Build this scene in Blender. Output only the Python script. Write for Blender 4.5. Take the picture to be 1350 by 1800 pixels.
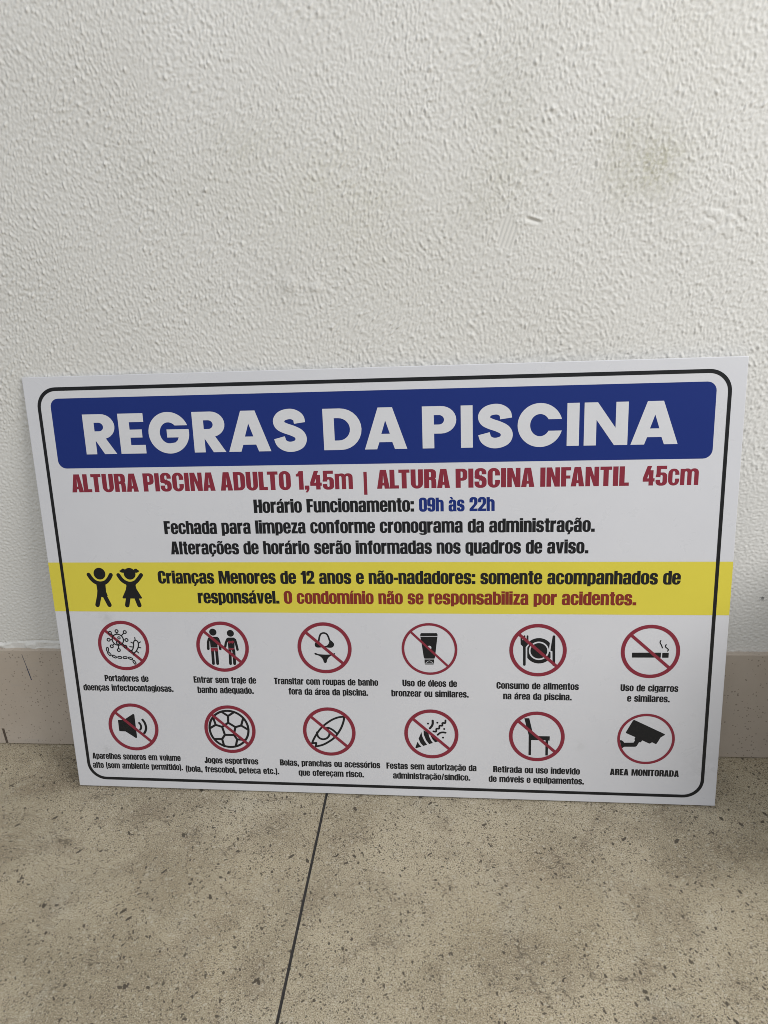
import bpy, bmesh, math, random
import numpy as np
from mathutils import Vector, Matrix
from mathutils.geometry import delaunay_2d_cdt

for o in list(bpy.data.objects):
    bpy.data.objects.remove(o)
scene = bpy.context.scene
col = scene.collection
random.seed(4)

# ------------------------------------------------------------------ camera
CAM = (0.56545, -0.83699, 0.78257)
RIGHT = (0.9947953, 0.0885305, -0.0504437)
DOWN = (-0.0123782, -0.3863965, -0.9222497)
FWD = (-0.1011385, 0.9180741, -0.3832896)
cam_d = bpy.data.cameras.new('camera')
cam = bpy.data.objects.new('camera', cam_d)
col.objects.link(cam)
cam.matrix_world = Matrix(((RIGHT[0], -DOWN[0], -FWD[0], CAM[0]),
                           (RIGHT[1], -DOWN[1], -FWD[1], CAM[1]),
                           (RIGHT[2], -DOWN[2], -FWD[2], CAM[2]),
                           (0, 0, 0, 1)))
cam_d.sensor_fit = 'VERTICAL'
cam_d.sensor_height = 36.0
cam_d.lens = 26.787
cam_d.clip_start = 0.02
cam_d.clip_end = 400
scene.camera = cam

# ------------------------------------------------------------------ light: a covered place, daylight entering from the upper right
world = bpy.data.worlds.new('World')
scene.world = world
world.use_nodes = True
wbg = world.node_tree.nodes.get('Background') or world.node_tree.nodes.new('ShaderNodeBackground')
wbg.inputs['Color'].default_value = (0.90, 0.95, 1.0, 1.0)
wbg.inputs['Strength'].default_value = 0.38

def area(name, loc, target, sx, sy, power, color):
    d = bpy.data.lights.new(name, 'AREA')
    d.shape = 'RECTANGLE'
    d.size, d.size_y = sx, sy
    d.energy = power
    d.color = color
    o = bpy.data.objects.new(name, d)
    col.objects.link(o)
    o.location = loc
    o.rotation_euler = (Vector(target) - Vector(loc)).to_track_quat('-Z', 'Y').to_euler()
    return o
area('daylight_opening', (2.35, -1.25, 1.75), (0.5, 0.1, 0.55), 1.15, 1.25, 35.0, (1.0, 0.985, 0.96))
area('overhead_fill', (0.8, -2.2, 3.0), (0.5, 0.0, 0.4), 2.6, 2.0, 36.0, (0.96, 0.98, 1.0))  # broad fill lamp added from above and in front, no visible source

scene.cycles.filter_width = 0.9
scene.view_settings.view_transform = 'Standard'
scene.view_settings.look = 'None'
scene.view_settings.exposure = 0.05
scene.view_settings.gamma = 1.0
scene.view_settings.use_curve_mapping = False

# ------------------------------------------------------------------ helpers
def link(name, me, mat=None, parent=None):
    o = bpy.data.objects.new(name, me)
    col.objects.link(o)
    if mat is not None:
        me.materials.append(mat)
    if parent is not None:
        o.parent = parent
    return o

def mesh_from(name, verts, faces):
    me = bpy.data.meshes.new(name)
    me.from_pydata(verts, [], faces)
    me.update()
    return me

class Nodes:
    """small node-tree helper"""
    def __init__(self, name):
        self.m = bpy.data.materials.new(name)
        self.m.use_nodes = True
        self.t = self.m.node_tree
        self.t.nodes.clear()
        self.out = self.t.nodes.new('ShaderNodeOutputMaterial')
        self.b = self.t.nodes.new('ShaderNodeBsdfPrincipled')
        self.t.links.new(self.b.outputs[0], self.out.inputs[0])
        self.co = self.t.nodes.new('ShaderNodeTexCoord').outputs['Object']
    def L(self, a, b):
        self.t.links.new(a, b)
    def set(self, sock, v):
        if isinstance(v, bpy.types.NodeSocket):
            self.L(v, sock)
        else:
            sock.default_value = v
    def mapping(self, scale=(1, 1, 1), rot=(0, 0, 0), loc=(0, 0, 0), vec=None, kind='POINT'):
        n = self.t.nodes.new('ShaderNodeMapping')
        n.vector_type = kind
        n.inputs['Scale'].default_value = scale
        n.inputs['Rotation'].default_value = rot
        n.inputs['Location'].default_value = loc
        self.L(vec if vec is not None else self.co, n.inputs['Vector'])
        return n.outputs[0]
    def noise(self, scale, detail=4, rough=0.55, vec=None, dist=0.0, color=False):
        n = self.t.nodes.new('ShaderNodeTexNoise')
        n.inputs['Scale'].default_value = scale
        n.inputs['Detail'].default_value = detail
        n.inputs['Roughness'].default_value = rough
        n.inputs['Distortion'].default_value = dist
        self.L(vec if vec is not None else self.co, n.inputs['Vector'])
        return n.outputs['Color' if color else 'Fac']
    def voronoi(self, scale, vec=None, metric='EUCLIDEAN', rnd=1.0):
        n = self.t.nodes.new('ShaderNodeTexVoronoi')
        n.distance = metric
        n.inputs['Scale'].default_value = scale
        n.inputs['Randomness'].default_value = rnd
        self.L(vec if vec is not None else self.co, n.inputs['Vector'])
        return n.outputs['Distance'], n.outputs['Color']
    def math(self, op, a, b=0.0, clamp=False):
        n = self.t.nodes.new('ShaderNodeMath')
        n.operation = op
        n.use_clamp = clamp
        self.set(n.inputs[0], a)
        self.set(n.inputs[1], b)
        return n.outputs[0]
    def ramp(self, fac, p0, p1, v0=0.0, v1=1.0):
        n = self.t.nodes.new('ShaderNodeMapRange')
        n.interpolation_type = 'SMOOTHSTEP'
        n.clamp = True
        self.set(n.inputs['Value'], fac)
        n.inputs['From Min'].default_value = p0
        n.inputs['From Max'].default_value = p1
        n.inputs['To Min'].default_value = v0
        n.inputs['To Max'].default_value = v1
        return n.outputs[0]
    def mix(self, fac, a, b, mode='MIX'):
        n = self.t.nodes.new('ShaderNodeMix')
        n.data_type = 'RGBA'
        n.blend_type = mode
        self.set(n.inputs[0], fac)
        for s, v in ((n.inputs[6], a), (n.inputs[7], b)):
            if isinstance(v, tuple):
                v = (v[0], v[1], v[2], 1.0)
            self.set(s, v)
        return n.outputs[2]
    def sep(self, c):
        n = self.t.nodes.new('ShaderNodeSeparateColor')
        self.L(c, n.inputs[0])
        return n.outputs
    def vadd(self, a, b, scale):
        n = self.t.nodes.new('ShaderNodeVectorMath')
        n.operation = 'MULTIPLY_ADD'
        self.L(b, n.inputs[0])
        n.inputs[1].default_value = (scale, scale, scale)
        self.L(a, n.inputs[2])
        return n.outputs[0]
    def blob(self, c, r):
        """soft distance mask round an object-space point: 1 at the centre"""
        n = self.t.nodes.new('ShaderNodeVectorMath')
        n.operation = 'DISTANCE'
        self.L(self.co, n.inputs[0])
        n.inputs[1].default_value = c
        return self.ramp(n.outputs['Value'], 0.0, r, 1.0, 0.0)
    def bump(self, h, strength, dist):
        n = self.t.nodes.new('ShaderNodeBump')
        n.inputs['Strength'].default_value = strength
        n.inputs['Distance'].default_value = dist
        self.L(h, n.inputs['Height'])
        self.L(n.outputs[0], self.b.inputs['Normal'])
    def base(self, c, rough=0.5, spec=0.5):
        self.set(self.b.inputs['Base Color'], (c[0], c[1], c[2], 1.0) if isinstance(c, tuple) else c)
        self.set(self.b.inputs['Roughness'], rough)
        self.b.inputs['Specular IOR Level'].default_value = spec
        return self.m

# ------------------------------------------------------------------ materials
WALL_Y = 0.0977
def wall_material(name, coarse):
    n = Nodes(name)
    big = n.noise(2.2, 5, 0.6)
    c = n.mix(n.ramp(big, 0.3, 0.7), (0.712, 0.700, 0.668), (0.745, 0.735, 0.710))
    fine = n.noise(260, 3, 0.6)
    c = n.mix(n.ramp(fine, 0.62, 0.8, 0.0, 0.25), c, (0.56, 0.545, 0.50))
    # mildew and grime
    grain = n.noise(230, 3, 0.7)
    wob = n.noise(14, 4, 0.6)
    for (x, z, r, amt, tint) in (
            (0.766, 0.804, 0.064, 0.68, (0.40, 0.385, 0.28)), (0.772, 0.816, 0.10, 0.24, (0.56, 0.55, 0.43)),
            (0.290, 0.815, 0.080, 0.42, (0.46, 0.45, 0.37)), (0.205, 0.822, 0.07, 0.28, (0.52, 0.51, 0.45)), (0.370, 0.800, 0.11, 0.24, (0.58, 0.57, 0.47)),
            (0.600, 0.775, 0.065, 0.34, (0.50, 0.49, 0.42)), (0.47, 0.80, 0.12, 0.22, (0.60, 0.58, 0.46)), (0.62, 0.81, 0.09, 0.20, (0.56, 0.55, 0.45)),
            (0.364, 0.690, 0.05, 0.24, (0.52, 0.51, 0.47)), (0.26, 0.668, 0.05, 0.24, (0.52, 0.51, 0.47)), (0.62, 0.885, 0.08, 0.24, (0.50, 0.50, 0.45)),
            (0.66, 0.98, 0.09, 0.20, (0.52, 0.51, 0.46)), (0.80, 0.92, 0.09, 0.14, (0.62, 0.59, 0.46)), (0.18, 0.93, 0.14, 0.12, (0.60, 0.57, 0.52)),
            (0.50, 0.72, 0.13, 0.13, (0.60, 0.58, 0.48))):
        m = n.blob((x, WALL_Y, z), r)
        m = n.math('MULTIPLY', m, n.ramp(wob, 0.3, 0.65, 0.25, 1.0))
        m = n.math('MULTIPLY', m, n.ramp(grain, 0.40, 0.66, 0.35 * amt, 1.5 * amt), True)
        c = n.mix(m, c, tint)
    # dark scrape at the right border of the view
    m = n.math('MULTIPLY', n.blob((0.966, WALL_Y, 0.264), 0.012), n.ramp(grain, 0.52, 0.6), True)
    c = n.mix(m, c, (0.12, 0.12, 0.12))
    if coarse:
        v = n.mapping((150, 150, 75))
        n.bump(n.noise(1.0, 3, 0.6, v), 0.9, 0.0022)
    else:
        n.bump(n.noise(420, 3, 0.6), 0.35, 0.0006)
    return n.base(c, 0.62, 0.25)

M_WALL = wall_material('wall_paint', False)
M_WALL_ROUGH = wall_material('wall_paint_roller_texture', True)

def tile_flecks(n, c, big=True):
    warp = n.noise(240, 2, 0.5, color=True)
    wv = n.vadd(n.co, warp, 0.0035)
    # pale grains
    for scale, thr, tint, amt in ((210, 0.42, (0.56, 0.51, 0.41), 0.55), (110, 0.26, (0.55, 0.50, 0.41), 0.40)):
        d, cc = n.voronoi(scale, wv)
        r = n.sep(cc)
        lim = n.math('MULTIPLY', r[0], thr)
        m = n.ramp(n.math('SUBTRACT', lim, d), -0.05, 0.05)
        m = n.math('MULTIPLY', m, n.ramp(r[1], 0.45, 0.55))
        c = n.mix(n.math('MULTIPLY', m, amt), c, tint)
    # dark chips: stretched cells in several directions, few of them big
    dens = n.ramp(n.noise(6, 3, 0.6, n.mapping((1, 1, 1), loc=(2.2, 4.4, 0))), 0.32, 0.62, 0.80, 1.03)
    for scale, ang, st, thr, keep, amt in FLECKS:
        v = n.mapping((st / scale, 1.0 / scale, 1.0 / scale), (0, 0, math.radians(ang)), (0.037 * ang, 0.011 * ang, 0), wv, 'TEXTURE')
        d, cc = n.voronoi(1.0, v, 'EUCLIDEAN')
        r = n.sep(cc)
        lim = n.math('MULTIPLY', n.ramp(r[0], keep, 1.0, 0.15, 1.0), thr)
        m = n.ramp(n.math('SUBTRACT', lim, d), -0.006, 0.016)
        m = n.math('MULTIPLY', m, n.math('GREATER_THAN', n.math('MULTIPLY', r[0], dens), keep))
        shade = n.mix(r[2], (0.044, 0.035, 0.026), (0.125, 0.102, 0.075))
        c = n.mix(n.math('MULTIPLY', m, amt), c, shade)
    return c

# (cells per metre, direction, stretch, size limit, share left out, strength)
FLECKS = ((100, 118, 1.9, 0.23, 0.83, 0.9), (112, 48, 2.4, 0.23, 0.85, 0.9), (108, 160, 1.6, 0.21, 0.85, 0.85),
          (190, 105, 2.0, 0.27, 0.70, 0.9), (220, 30, 2.0, 0.26, 0.72, 0.85), (340, 130, 1.7, 0.36, 0.42, 0.75), (400, 70, 1.6, 0.35, 0.42, 0.75), (520, 10, 1.4, 0.36, 0.40, 0.7))

def floor_material():
    n = Nodes('terrazzo_look_tile')
    a = n.noise(5.5, 8, 0.66, dist=0.5)
    b = n.noise(13, 8, 0.7, n.mapping((1, 1, 1), loc=(3.1, 7.7, 0)), dist=0.8)
    c = n.mix(n.ramp(a, 0.34, 0.66), (0.318, 0.266, 0.180), (0.492, 0.424, 0.303))
    c = n.mix(n.ramp(b, 0.45, 0.68, 0.0, 0.55), c, (0.212, 0.162, 0.108))
    s = n.noise(11, 6, 0.75, n.mapping((1, 0.6, 1), loc=(9.1, 2.7, 0)), dist=0.5)
    c = n.mix(n.ramp(s, 0.53, 0.72, 0.0, 0.5), c, (0.49, 0.46, 0.38))
    y = n.noise(4, 4, 0.6, n.mapping((1, 1, 1), loc=(5.3, 1.1, 0)))
    c = n.mix(n.ramp(y, 0.45, 0.7, 0.0, 0.45), c, (0.465, 0.385, 0.255))
    # scrape lines and dark rubbed marks
    w = n.noise(60, 5, 0.8, n.mapping((0.16, 1.1, 1), (0, 0, 0.25)))
    c = n.mix(n.math('MULTIPLY', n.ramp(w, 0.60, 0.72), n.ramp(b, 0.42, 0.6, 0.0, 0.5)), c, (0.115, 0.095, 0.068))
    g = n.noise(620, 3, 0.8)
    c = n.mix(n.ramp(g, 0.36, 0.50, 0.80, 0.0), c, (0.130, 0.105, 0.072))
    c = n.mix(n.ramp(g, 0.51, 0.64, 0.0, 0.75), c, (0.64, 0.59, 0.48))
    # hairline cracks and scratches
    k = n.noise(3.3, 5, 0.62, n.mapping((1, 1.6, 1), loc=(1.7, 8.3, 0)))
    line = n.ramp(n.math('ABSOLUTE', n.math('SUBTRACT', k, 0.5)), 0.0012, 0.0042, 1.0, 0.0)
    c = n.mix(n.math('MULTIPLY', line, n.ramp(b, 0.45, 0.6, 0.0, 0.6)), c, (0.10, 0.083, 0.06))
    c = tile_flecks(n, c)
    h = n.noise(300, 3, 0.6)
    n.bump(h, 0.18, 0.0008)
    return n.base(c, n.ramp(a, 0.3, 0.7, 0.42, 0.6), 0.35)

def skirting_material():
    n = Nodes('porcelain_skirting')
    a = n.noise(7, 6, 0.6)
    c = n.mix(n.ramp(a, 0.3, 0.7), (0.485, 0.415, 0.345), (0.535, 0.468, 0.400))
    d, cc = n.voronoi(240, n.vadd(n.co, n.noise(300, 2, 0.5, color=True), 0.003))
    r = n.sep(cc)
    m = n.ramp(n.math('SUBTRACT', n.math('MULTIPLY', r[0], 0.34), d), -0.02, 0.03)
    m = n.math('MULTIPLY', m, n.math('GREATER_THAN', r[1], 0.6))
    c = n.mix(n.math('MULTIPLY', m, 0.65), c, (0.17, 0.14, 0.11))
    g = n.noise(600, 2, 0.6)
    c = n.mix(n.ramp(g, 0.5, 0.75, 0, 0.25), c, (0.42, 0.385, 0.33))
    sm = n.noise(30, 3, 0.6, n.mapping((0.25, 1, 2.5)))
    c = n.mix(n.ramp(sm, 0.6, 0.75, 0, 0.3), c, (0.43, 0.40, 0.37))
    return n.base(c, 0.5, 0.4)

def plain(name, c, rough=0.5, spec=0.4, var=0.06, scale=40):
    n = Nodes(name)
    f = n.noise(scale, 4, 0.6)
    lo = tuple(v * (1 - var) for v in c)
    hi = tuple(min(1, v * (1 + var)) for v in c)
    return n.base(n.mix(f, lo, hi), rough, spec)

def board_material():
    n = Nodes('printed_white_board')
    f = n.noise(6, 5, 0.6)
    c = n.mix(n.ramp(f, 0.3, 0.7), (0.655, 0.656, 0.690), (0.682, 0.683, 0.715))
    s = n.noise(28, 6, 0.7, dist=0.6)
    c = n.mix(n.ramp(s, 0.66, 0.85, 0.0, 0.35), c, (0.50, 0.49, 0.50))
    # a few grey scuffs
    for p, r, a in (((0.075, 0, 0.265), 0.016, 0.35), ((0.078, 0, 0.246), 0.012, 0.3), ((0.05, 0, 0.06), 0.012, 0.3),
                    ((0.72, 0, 0.085), 0.014, 0.2), ((0.88, 0, 0.06), 0.05, 0.15)):
        m = n.math('MULTIPLY', n.blob(p, r), n.ramp(n.noise(90, 3, 0.6), 0.35, 0.6, 0, a), True)
        c = n.mix(m, c, (0.42, 0.42, 0.43))
    return n.base(c, n.ramp(s, 0.3, 0.8, 0.26, 0.42), 0.45)

M_FLOOR = floor_material()
M_SKIRT = skirting_material()
M_GROUT = plain('dark_grout', (0.048, 0.046, 0.045), 0.85, 0.2, 0.7, 90)
M_SGROUT = plain('skirting_grout', (0.11, 0.088, 0.07), 0.85, 0.2, 0.4, 90)
M_PEN = plain('pencil_mark', (0.06, 0.07, 0.11), 0.7, 0.2, 0.4, 500)
M_BOARD = board_material()
M_EDGE = plain('cut_edge_and_shade', (0.075, 0.075, 0.08), 0.6, 0.2)  # dark cut core, also painting in contact shadow below and gap shade at right
M_BLACK = plain('black_print', (0.0105, 0.0112, 0.0135), 0.36, 0.35, 0.1)
M_RED = plain('red_print', (0.245, 0.026, 0.046), 0.36, 0.35, 0.05)
M_BLUE = plain('blue_print', (0.012, 0.030, 0.185), 0.36, 0.25, 0.05, 9)
M_YELLOW = plain('yellow_print', (0.72, 0.62, 0.072), 0.36, 0.35, 0.05, 9)
M_WHITE_PRINT = plain('white_print', (0.67, 0.672, 0.70), 0.36, 0.35, 0.03)
M_RED_ON_YELLOW = plain('red_print_over_yellow', (0.225, 0.028, 0.020), 0.36, 0.35, 0.05)

# ------------------------------------------------------------------ wall
def smooth_noise(nx, nz, d, lx, lz, rng, ex=2.0):
    """band-limited noise on a grid (cell d): feature size lx across, lz up"""
    w = rng.standard_normal((nz, nx))
    fx = np.fft.fftfreq(nx, d)[None, :]
    fz = np.fft.fftfreq(nz, d)[:, None]
    r = (fx * lx) ** 2 + (fz * lz) ** 2
    filt = np.exp(-r * 1.6) * (1 - np.exp(-r * ex))
    o = np.fft.ifft2(np.fft.fft2(w) * filt).real
    return o / o.std()

def bilin(a, u, v):
    nz, nx = a.shape
    u = np.clip(u, 0, nx - 1.001); v = np.clip(v, 0, nz - 1.001)
    i = u.astype(int); j = v.astype(int); fu = u - i; fv = v - j
    return (a[j, i] * (1 - fu) * (1 - fv) + a[j, i + 1] * fu * (1 - fv)
            + a[j + 1, i] * (1 - fu) * fv + a[j + 1, i + 1] * fu * fv)

def build_wall():
    rng = np.random.default_rng(11)
    D = 0.0011
    X0, X1, Z0, Z1 = -0.36, 1.26, 0.172, 1.13
    nx = int(round((X1 - X0) / D)) + 1
    nz = int(round((Z1 - Z0) / D)) + 1
    xs = X0 + np.arange(nx) * D
    zs = Z0 + np.arange(nz) * D
    XX, ZZ = np.meshgrid(xs, zs)
    II, JJ = np.meshgrid(np.arange(nx, dtype=float), np.arange(nz, dtype=float))
    w1 = smooth_noise(nx, nz, D, 0.12, 0.12, rng)
    w2 = smooth_noise(nx, nz, D, 0.05, 0.05, rng)
    shift = (w1 * 0.005 + w2 * 0.0006) / D
    streak = smooth_noise(nx, nz, D, 0.0032, 0.0084, rng)
    fine = smooth_noise(nx, nz, D, 0.0026, 0.0038, rng)
    streak = bilin(streak, II + shift + (ZZ - 0.7) * -0.10 / D, JJ)
    fine = bilin(fine, II + shift * 0.5, JJ)
    lump = smooth_noise(nx, nz, D, 0.0050, 0.0036, rng)
    broad = smooth_noise(nx, nz, D, 0.20, 0.20, rng)
    sharp = np.where(streak > 0, np.abs(streak) ** 1.5 * 0.95, streak * 0.55)
    fine = np.where(fine > 0, np.abs(fine) ** 1.4, fine * 0.7)
    mod = np.clip(1.0 + 0.08 * smooth_noise(nx, nz, D, 0.09, 0.12, rng), 0.35, 1.5)
    h_roll = (sharp * 0.42 + fine * 0.24 + lump * 0.09) * mod
    h_low = lump * 0.20 + fine * 0.18
    t = np.clip((ZZ + 0.10 * broad * 0.4 - 0.33) / 0.22, 0, 1)
    t = t * t * (3 - 2 * t)
    h = (h_roll * t + h_low * (1 - t)) * AMP
    h = h + broad * 0.00045
    # raked filler patch, scraped with a comb
    def poly_mask(pts, soft):
        cx = sum(p[0] for p in pts) / len(pts); cz = sum(p[1] for p in pts) / len(pts)
        d = np.full(XX.shape, 1e9)
        for k in range(len(pts)):
            ax, az = pts[k]; bx, bz = pts[(k + 1) % len(pts)]
            nxn, nzn = bz - az, -(bx - ax)
            l = math.hypot(nxn, nzn); nxn /= l; nzn /= l
            s = (cx - ax) * nxn + (cz - az) * nzn
            sg = 1 if s > 0 else -1
            d = np.minimum(d, ((XX - ax) * nxn + (ZZ - az) * nzn) * sg)
        return np.clip(d / soft, 0, 1)
    pm = poly_mask([(0.6095, 0.725), (0.6128, 0.752), (0.6246, 0.7565), (0.6344, 0.7398), (0.6312, 0.7197), (0.6205, 0.7165)], 0.002)
    dirn = np.array([math.cos(math.radians(17)), -math.sin(math.radians(17)) * 1.0])
    ph = (XX * dirn[0] + ZZ * dirn[1] * 1.15)
    ridges = np.clip(np.sin(ph * 2 * math.pi / 0.0050) * 2, -1, 1) * 0.00036
    h = h * (1 - pm) + pm * (ridges - 0.0002)
    # gouge with a raised lip, right of the patch
    ang = math.radians(-20)
    u = (XX - 0.6505) * math.cos(ang) + (ZZ - 0.7480) * math.sin(ang)
    v = -(XX - 0.6505) * math.sin(ang) + (ZZ - 0.7480) * math.cos(ang)
    h = h * (1 - 0.8 * np.exp(-(u / 0.012) ** 4 - (v / 0.004) ** 4)) - 0.0024 * np.exp(-(u / 0.0080) ** 4 - (v / 0.0019) ** 2) + 0.0012 * np.exp(-((u - 0.001) / 0.009) ** 2 - ((v - 0.0032) / 0.0016) ** 2) + 0.0005 * np.exp(-((u + 0.006) / 0.014) ** 2 - ((v + 0.0045) / 0.003) ** 2)
    # flaking area on the far right
    fm = np.exp(-((XX - 0.858) / 0.026) ** 4 - ((ZZ - 0.737) / 0.022) ** 4)
    chips = smooth_noise(nx, nz, D, 0.011, 0.011, rng)
    h = h * (1 - 0.45 * fm) + fm * (np.clip(chips * 3.0, -1, 1) * 0.0006)
    pm2 = poly_mask([(0.842, 0.712), (0.849, 0.738), (0.853, 0.738), (0.848, 0.710)], 0.002)
    h = h * (1 - pm2) + pm2 * ((np.sin(ph * 2 * math.pi / 0.0058) > 0) * 0.0005)
    # two small blisters low on the left
    for bx, bz, br in ((0.364, 0.690, 0.010), (0.395, 0.685, 0.007)):
        h = h + 0.0014 * np.exp(-(((XX - bx) ** 2 + (ZZ - bz) ** 2) / br ** 2) ** 1.5)
    # trowelled mortar strip above the skirting: smoother, proud, with lumps and a crack
    edge = 0.188 + 0.0016 * np.interp(xs, np.linspace(X0, X1, 120), rng.standard_normal(120))[None, :]
    band = np.clip((edge - ZZ) / 0.0025, 0, 1) * np.clip((0.62 - XX) / 0.1, 0, 1)
    lumps = np.clip(smooth_noise(nx, nz, D, 0.020, 0.011, rng), -0.2, 1.4)
    h = h * (1 - band) + band * (0.0012 + lumps * 0.0016)
    crack = np.exp(-((ZZ - edge - 0.0008) / 0.0010) ** 2) * (np.interp(xs, np.linspace(X0, X1, 60), rng.uniform(0, 1, 60))[None, :] > 0.35)
    h = h - crack * 0.0016 * (XX < 0.5)
    # fade out at the rim so it meets the plain part of the wall
    rim = np.minimum(np.minimum(XX - X0, X1 - XX), Z1 - ZZ) / 0.02
    h = h * np.clip(rim, 0, 1)
    co = np.empty((nx * nz, 3))
    co[:, 0] = XX.ravel(); co[:, 1] = (WALL_Y - h).ravel(); co[:, 2] = ZZ.ravel()
    idx = np.arange(nx * nz).reshape(nz, nx)
    quads = np.stack([idx[:-1, :-1], idx[:-1, 1:], idx[1:, 1:], idx[1:, :-1]], -1).reshape(-1, 4)
    # the plain rest of the wall, with thickness
    BX0, BX1, BT, TH = -3.2, 3.8, 2.75, 0.16
    base = nx * nz
    extra = [(BX0, WALL_Y, 0), (X0, WALL_Y, 0), (X1, WALL_Y, 0), (BX1, WALL_Y, 0),
             (BX0, WALL_Y, Z0), (X0, WALL_Y, Z0), (X1, WALL_Y, Z0), (BX1, WALL_Y, Z0),
             (BX0, WALL_Y, Z1), (X0, WALL_Y, Z1), (X1, WALL_Y, Z1), (BX1, WALL_Y, Z1),
             (BX0, WALL_Y, BT), (X0, WALL_Y, BT), (X1, WALL_Y, BT), (BX1, WALL_Y, BT),
             (BX0, WALL_Y + TH, 0), (BX1, WALL_Y + TH, 0), (BX0, WALL_Y + TH, BT), (BX1, WALL_Y + TH, BT)]
    ef = []
    for r in range(3):
        for c in range(3):
            if r == 1 and c == 1:
                continue
            a = r * 4 + c
            ef.append((a, a + 1, a + 5, a + 4))
    ef += [(17, 16, 18, 19), (0, 4, 8, 12), (12, 15, 19, 18)]
    ef[-2] = (16, 0, 12, 18)
    ef.append((3, 17, 19, 15))
    co = np.vstack([co, np.array(extra)])
    eq = np.array(ef) + base
    faces = np.vstack([quads, eq])
    me = bpy.data.meshes.new('plaster_wall')
    me.vertices.add(len(co)); me.vertices.foreach_set('co', co.ravel())
    me.loops.add(faces.size); me.loops.foreach_set('vertex_index', faces.ravel().astype(np.int32))
    me.polygons.add(len(faces))
    me.polygons.foreach_set('loop_start', (np.arange(len(faces)) * 4).astype(np.int32))
    me.polygons.foreach_set('loop_total', np.full(len(faces), 4, np.int32))
    me.materials.append(M_WALL); me.materials.append(M_WALL_ROUGH)
    mi = np.zeros(len(faces), np.int32); mi[len(quads):] = 1
    me.polygons.foreach_set('material_index', mi)
    sm = np.ones(len(faces), bool); sm[len(quads):] = False
    me.polygons.foreach_set('use_smooth', sm)
    me.update(calc_edges=True)
    me.validate()
    o = link('plaster_wall', me)
    o['label'] = 'white roller-textured plaster wall with mildew stains and a tiled skirting'
    o['category'] = 'wall'
    return o

AMP = 0.00084
wall = build_wall()

def bevel_box(x0, x1, y0, y1, z0, z1, bev=0.001, seg=2):
    bm = bmesh.new()
    bmesh.ops.create_cube(bm, size=1.0)
    for v in bm.verts:
        v.co = Vector(((x0 + x1) / 2 + v.co.x * (x1 - x0), (y0 + y1) / 2 + v.co.y * (y1 - y0), (z0 + z1) / 2 + v.co.z * (z1 - z0)))
    if bev:
        bmesh.ops.bevel(bm, geom=list(bm.edges), offset=bev, segments=seg, affect='EDGES', profile=0.6)
    return bm

def bm_obj(name, bm, mat, parent=None):
    me = bpy.data.meshes.new(name)
    bm.to_mesh(me); bm.free()
    return link(name, me, mat, parent)

# skirting tiles, fixed to the wall
JX = -0.1655
HS = 0.1768
edges = [JX - 0.0019 - 0.896 * 2 - 0.0076, JX - 0.0019 - 0.8998, JX, JX + 0.8998 * 1 + 0.35, JX + 2.15, JX + 3.05]
edges = [JX - 1.8, JX - 0.9, JX, JX + 0.6, JX + 1.5, JX + 2.4]
for a, b in zip(edges[:-1], edges[1:]):
    bm_obj('skirting_tile', bevel_box(a + 0.0022, b - 0.0022, WALL_Y - 0.008, WALL_Y + 0.004, 0.0012, HS, 0.0012), M_SKIRT, wall)
bm_obj('skirting_grout', bevel_box(edges[0] + 0.003, edges[-1] - 0.003, WALL_Y - 0.0068, WALL_Y + 0.003, 0.0015, HS - 0.0025, 0), M_SGROUT, wall)
# mortar smeared over the upper part of the joint at the left
bm_obj('joint_filler', bevel_box(JX - 0.004, JX + 0.004, WALL_Y - 0.00785, WALL_Y - 0.004, 0.030, HS - 0.003, 0.0008), M_SKIRT, wall)

def flat_strip(name, pts, w0, w1, y, mat, parent):
    (ax, az), (bx, bz) = pts
    dx, dz = bx - ax, bz - az
    l = math.hypot(dx, dz); px, pz = -dz / l, dx / l
    vs = []
    N = 10
    for k in range(N + 1):
        t = k / N
        w = (w0 + (w1 - w0) * t) / 2 * (0.75 + 0.5 * random.random())
        cx, cz = ax + dx * t, az + dz * t
        vs += [(cx - px * w, y, cz - pz * w), (cx + px * w, y, cz + pz * w)]
    fs = [(2 * k, 2 * k + 1, 2 * k + 3, 2 * k + 2) for k in range(N)]
    return link(name, mesh_from(name, vs, fs), mat, parent)

flat_strip('pencil_mark', ((-0.0990, 0.1700), (-0.0945, 0.1235)), 0.0007, 0.0016, WALL_Y - 0.00815, M_PEN, wall)

# ------------------------------------------------------------------ floor
def build_floor():
    bm = bmesh.new()
    T, J = 0.90, 0.0034
    XJ = 0.3692
    yb = WALL_Y + 0.002
    rows = [(yb - 0.62, yb)] + [(yb - 0.62 - T * (k + 1), yb - 0.62 - T * k) for k in range(6)]
    for (ya, yt) in rows:
        for k in range(-4, 4):
            x0, x1 = XJ + T * k + J / 2, XJ + T * (k + 1) - J / 2
            b = bevel_box(x0, x1, ya + J / 2, yt - J / 2, -0.012, 0.0, 0.0007, 2)
            me = bpy.data.meshes.new('t'); b.to_mesh(me); b.free()
            bm.from_mesh(me); bpy.data.meshes.remove(me)
    o = bm_obj('floor', bm, M_FLOOR)
    o['kind'] = 'structure'
    g = mesh_from('grout', [(-3.6, yb - 6.3, -0.0014), (4.2, yb - 6.3, -0.0014), (4.2, yb + 0.05, -0.0014), (-3.6, yb + 0.05, -0.0014)], [(0, 1, 2, 3)])
    link('grout', g, M_GROUT, o)
    return o
floor = build_floor()
gm = mesh_from('ground', [(-60, -60, -0.014), (60, -60, -0.014), (60, 60, -0.014), (-60, 60, -0.014)], [(0, 1, 2, 3)])
gr = link('ground', gm, plain('paving', (0.28, 0.25, 0.2), 0.8, 0.2, 0.2, 3))
gr['kind'] = 'structure'

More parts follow.
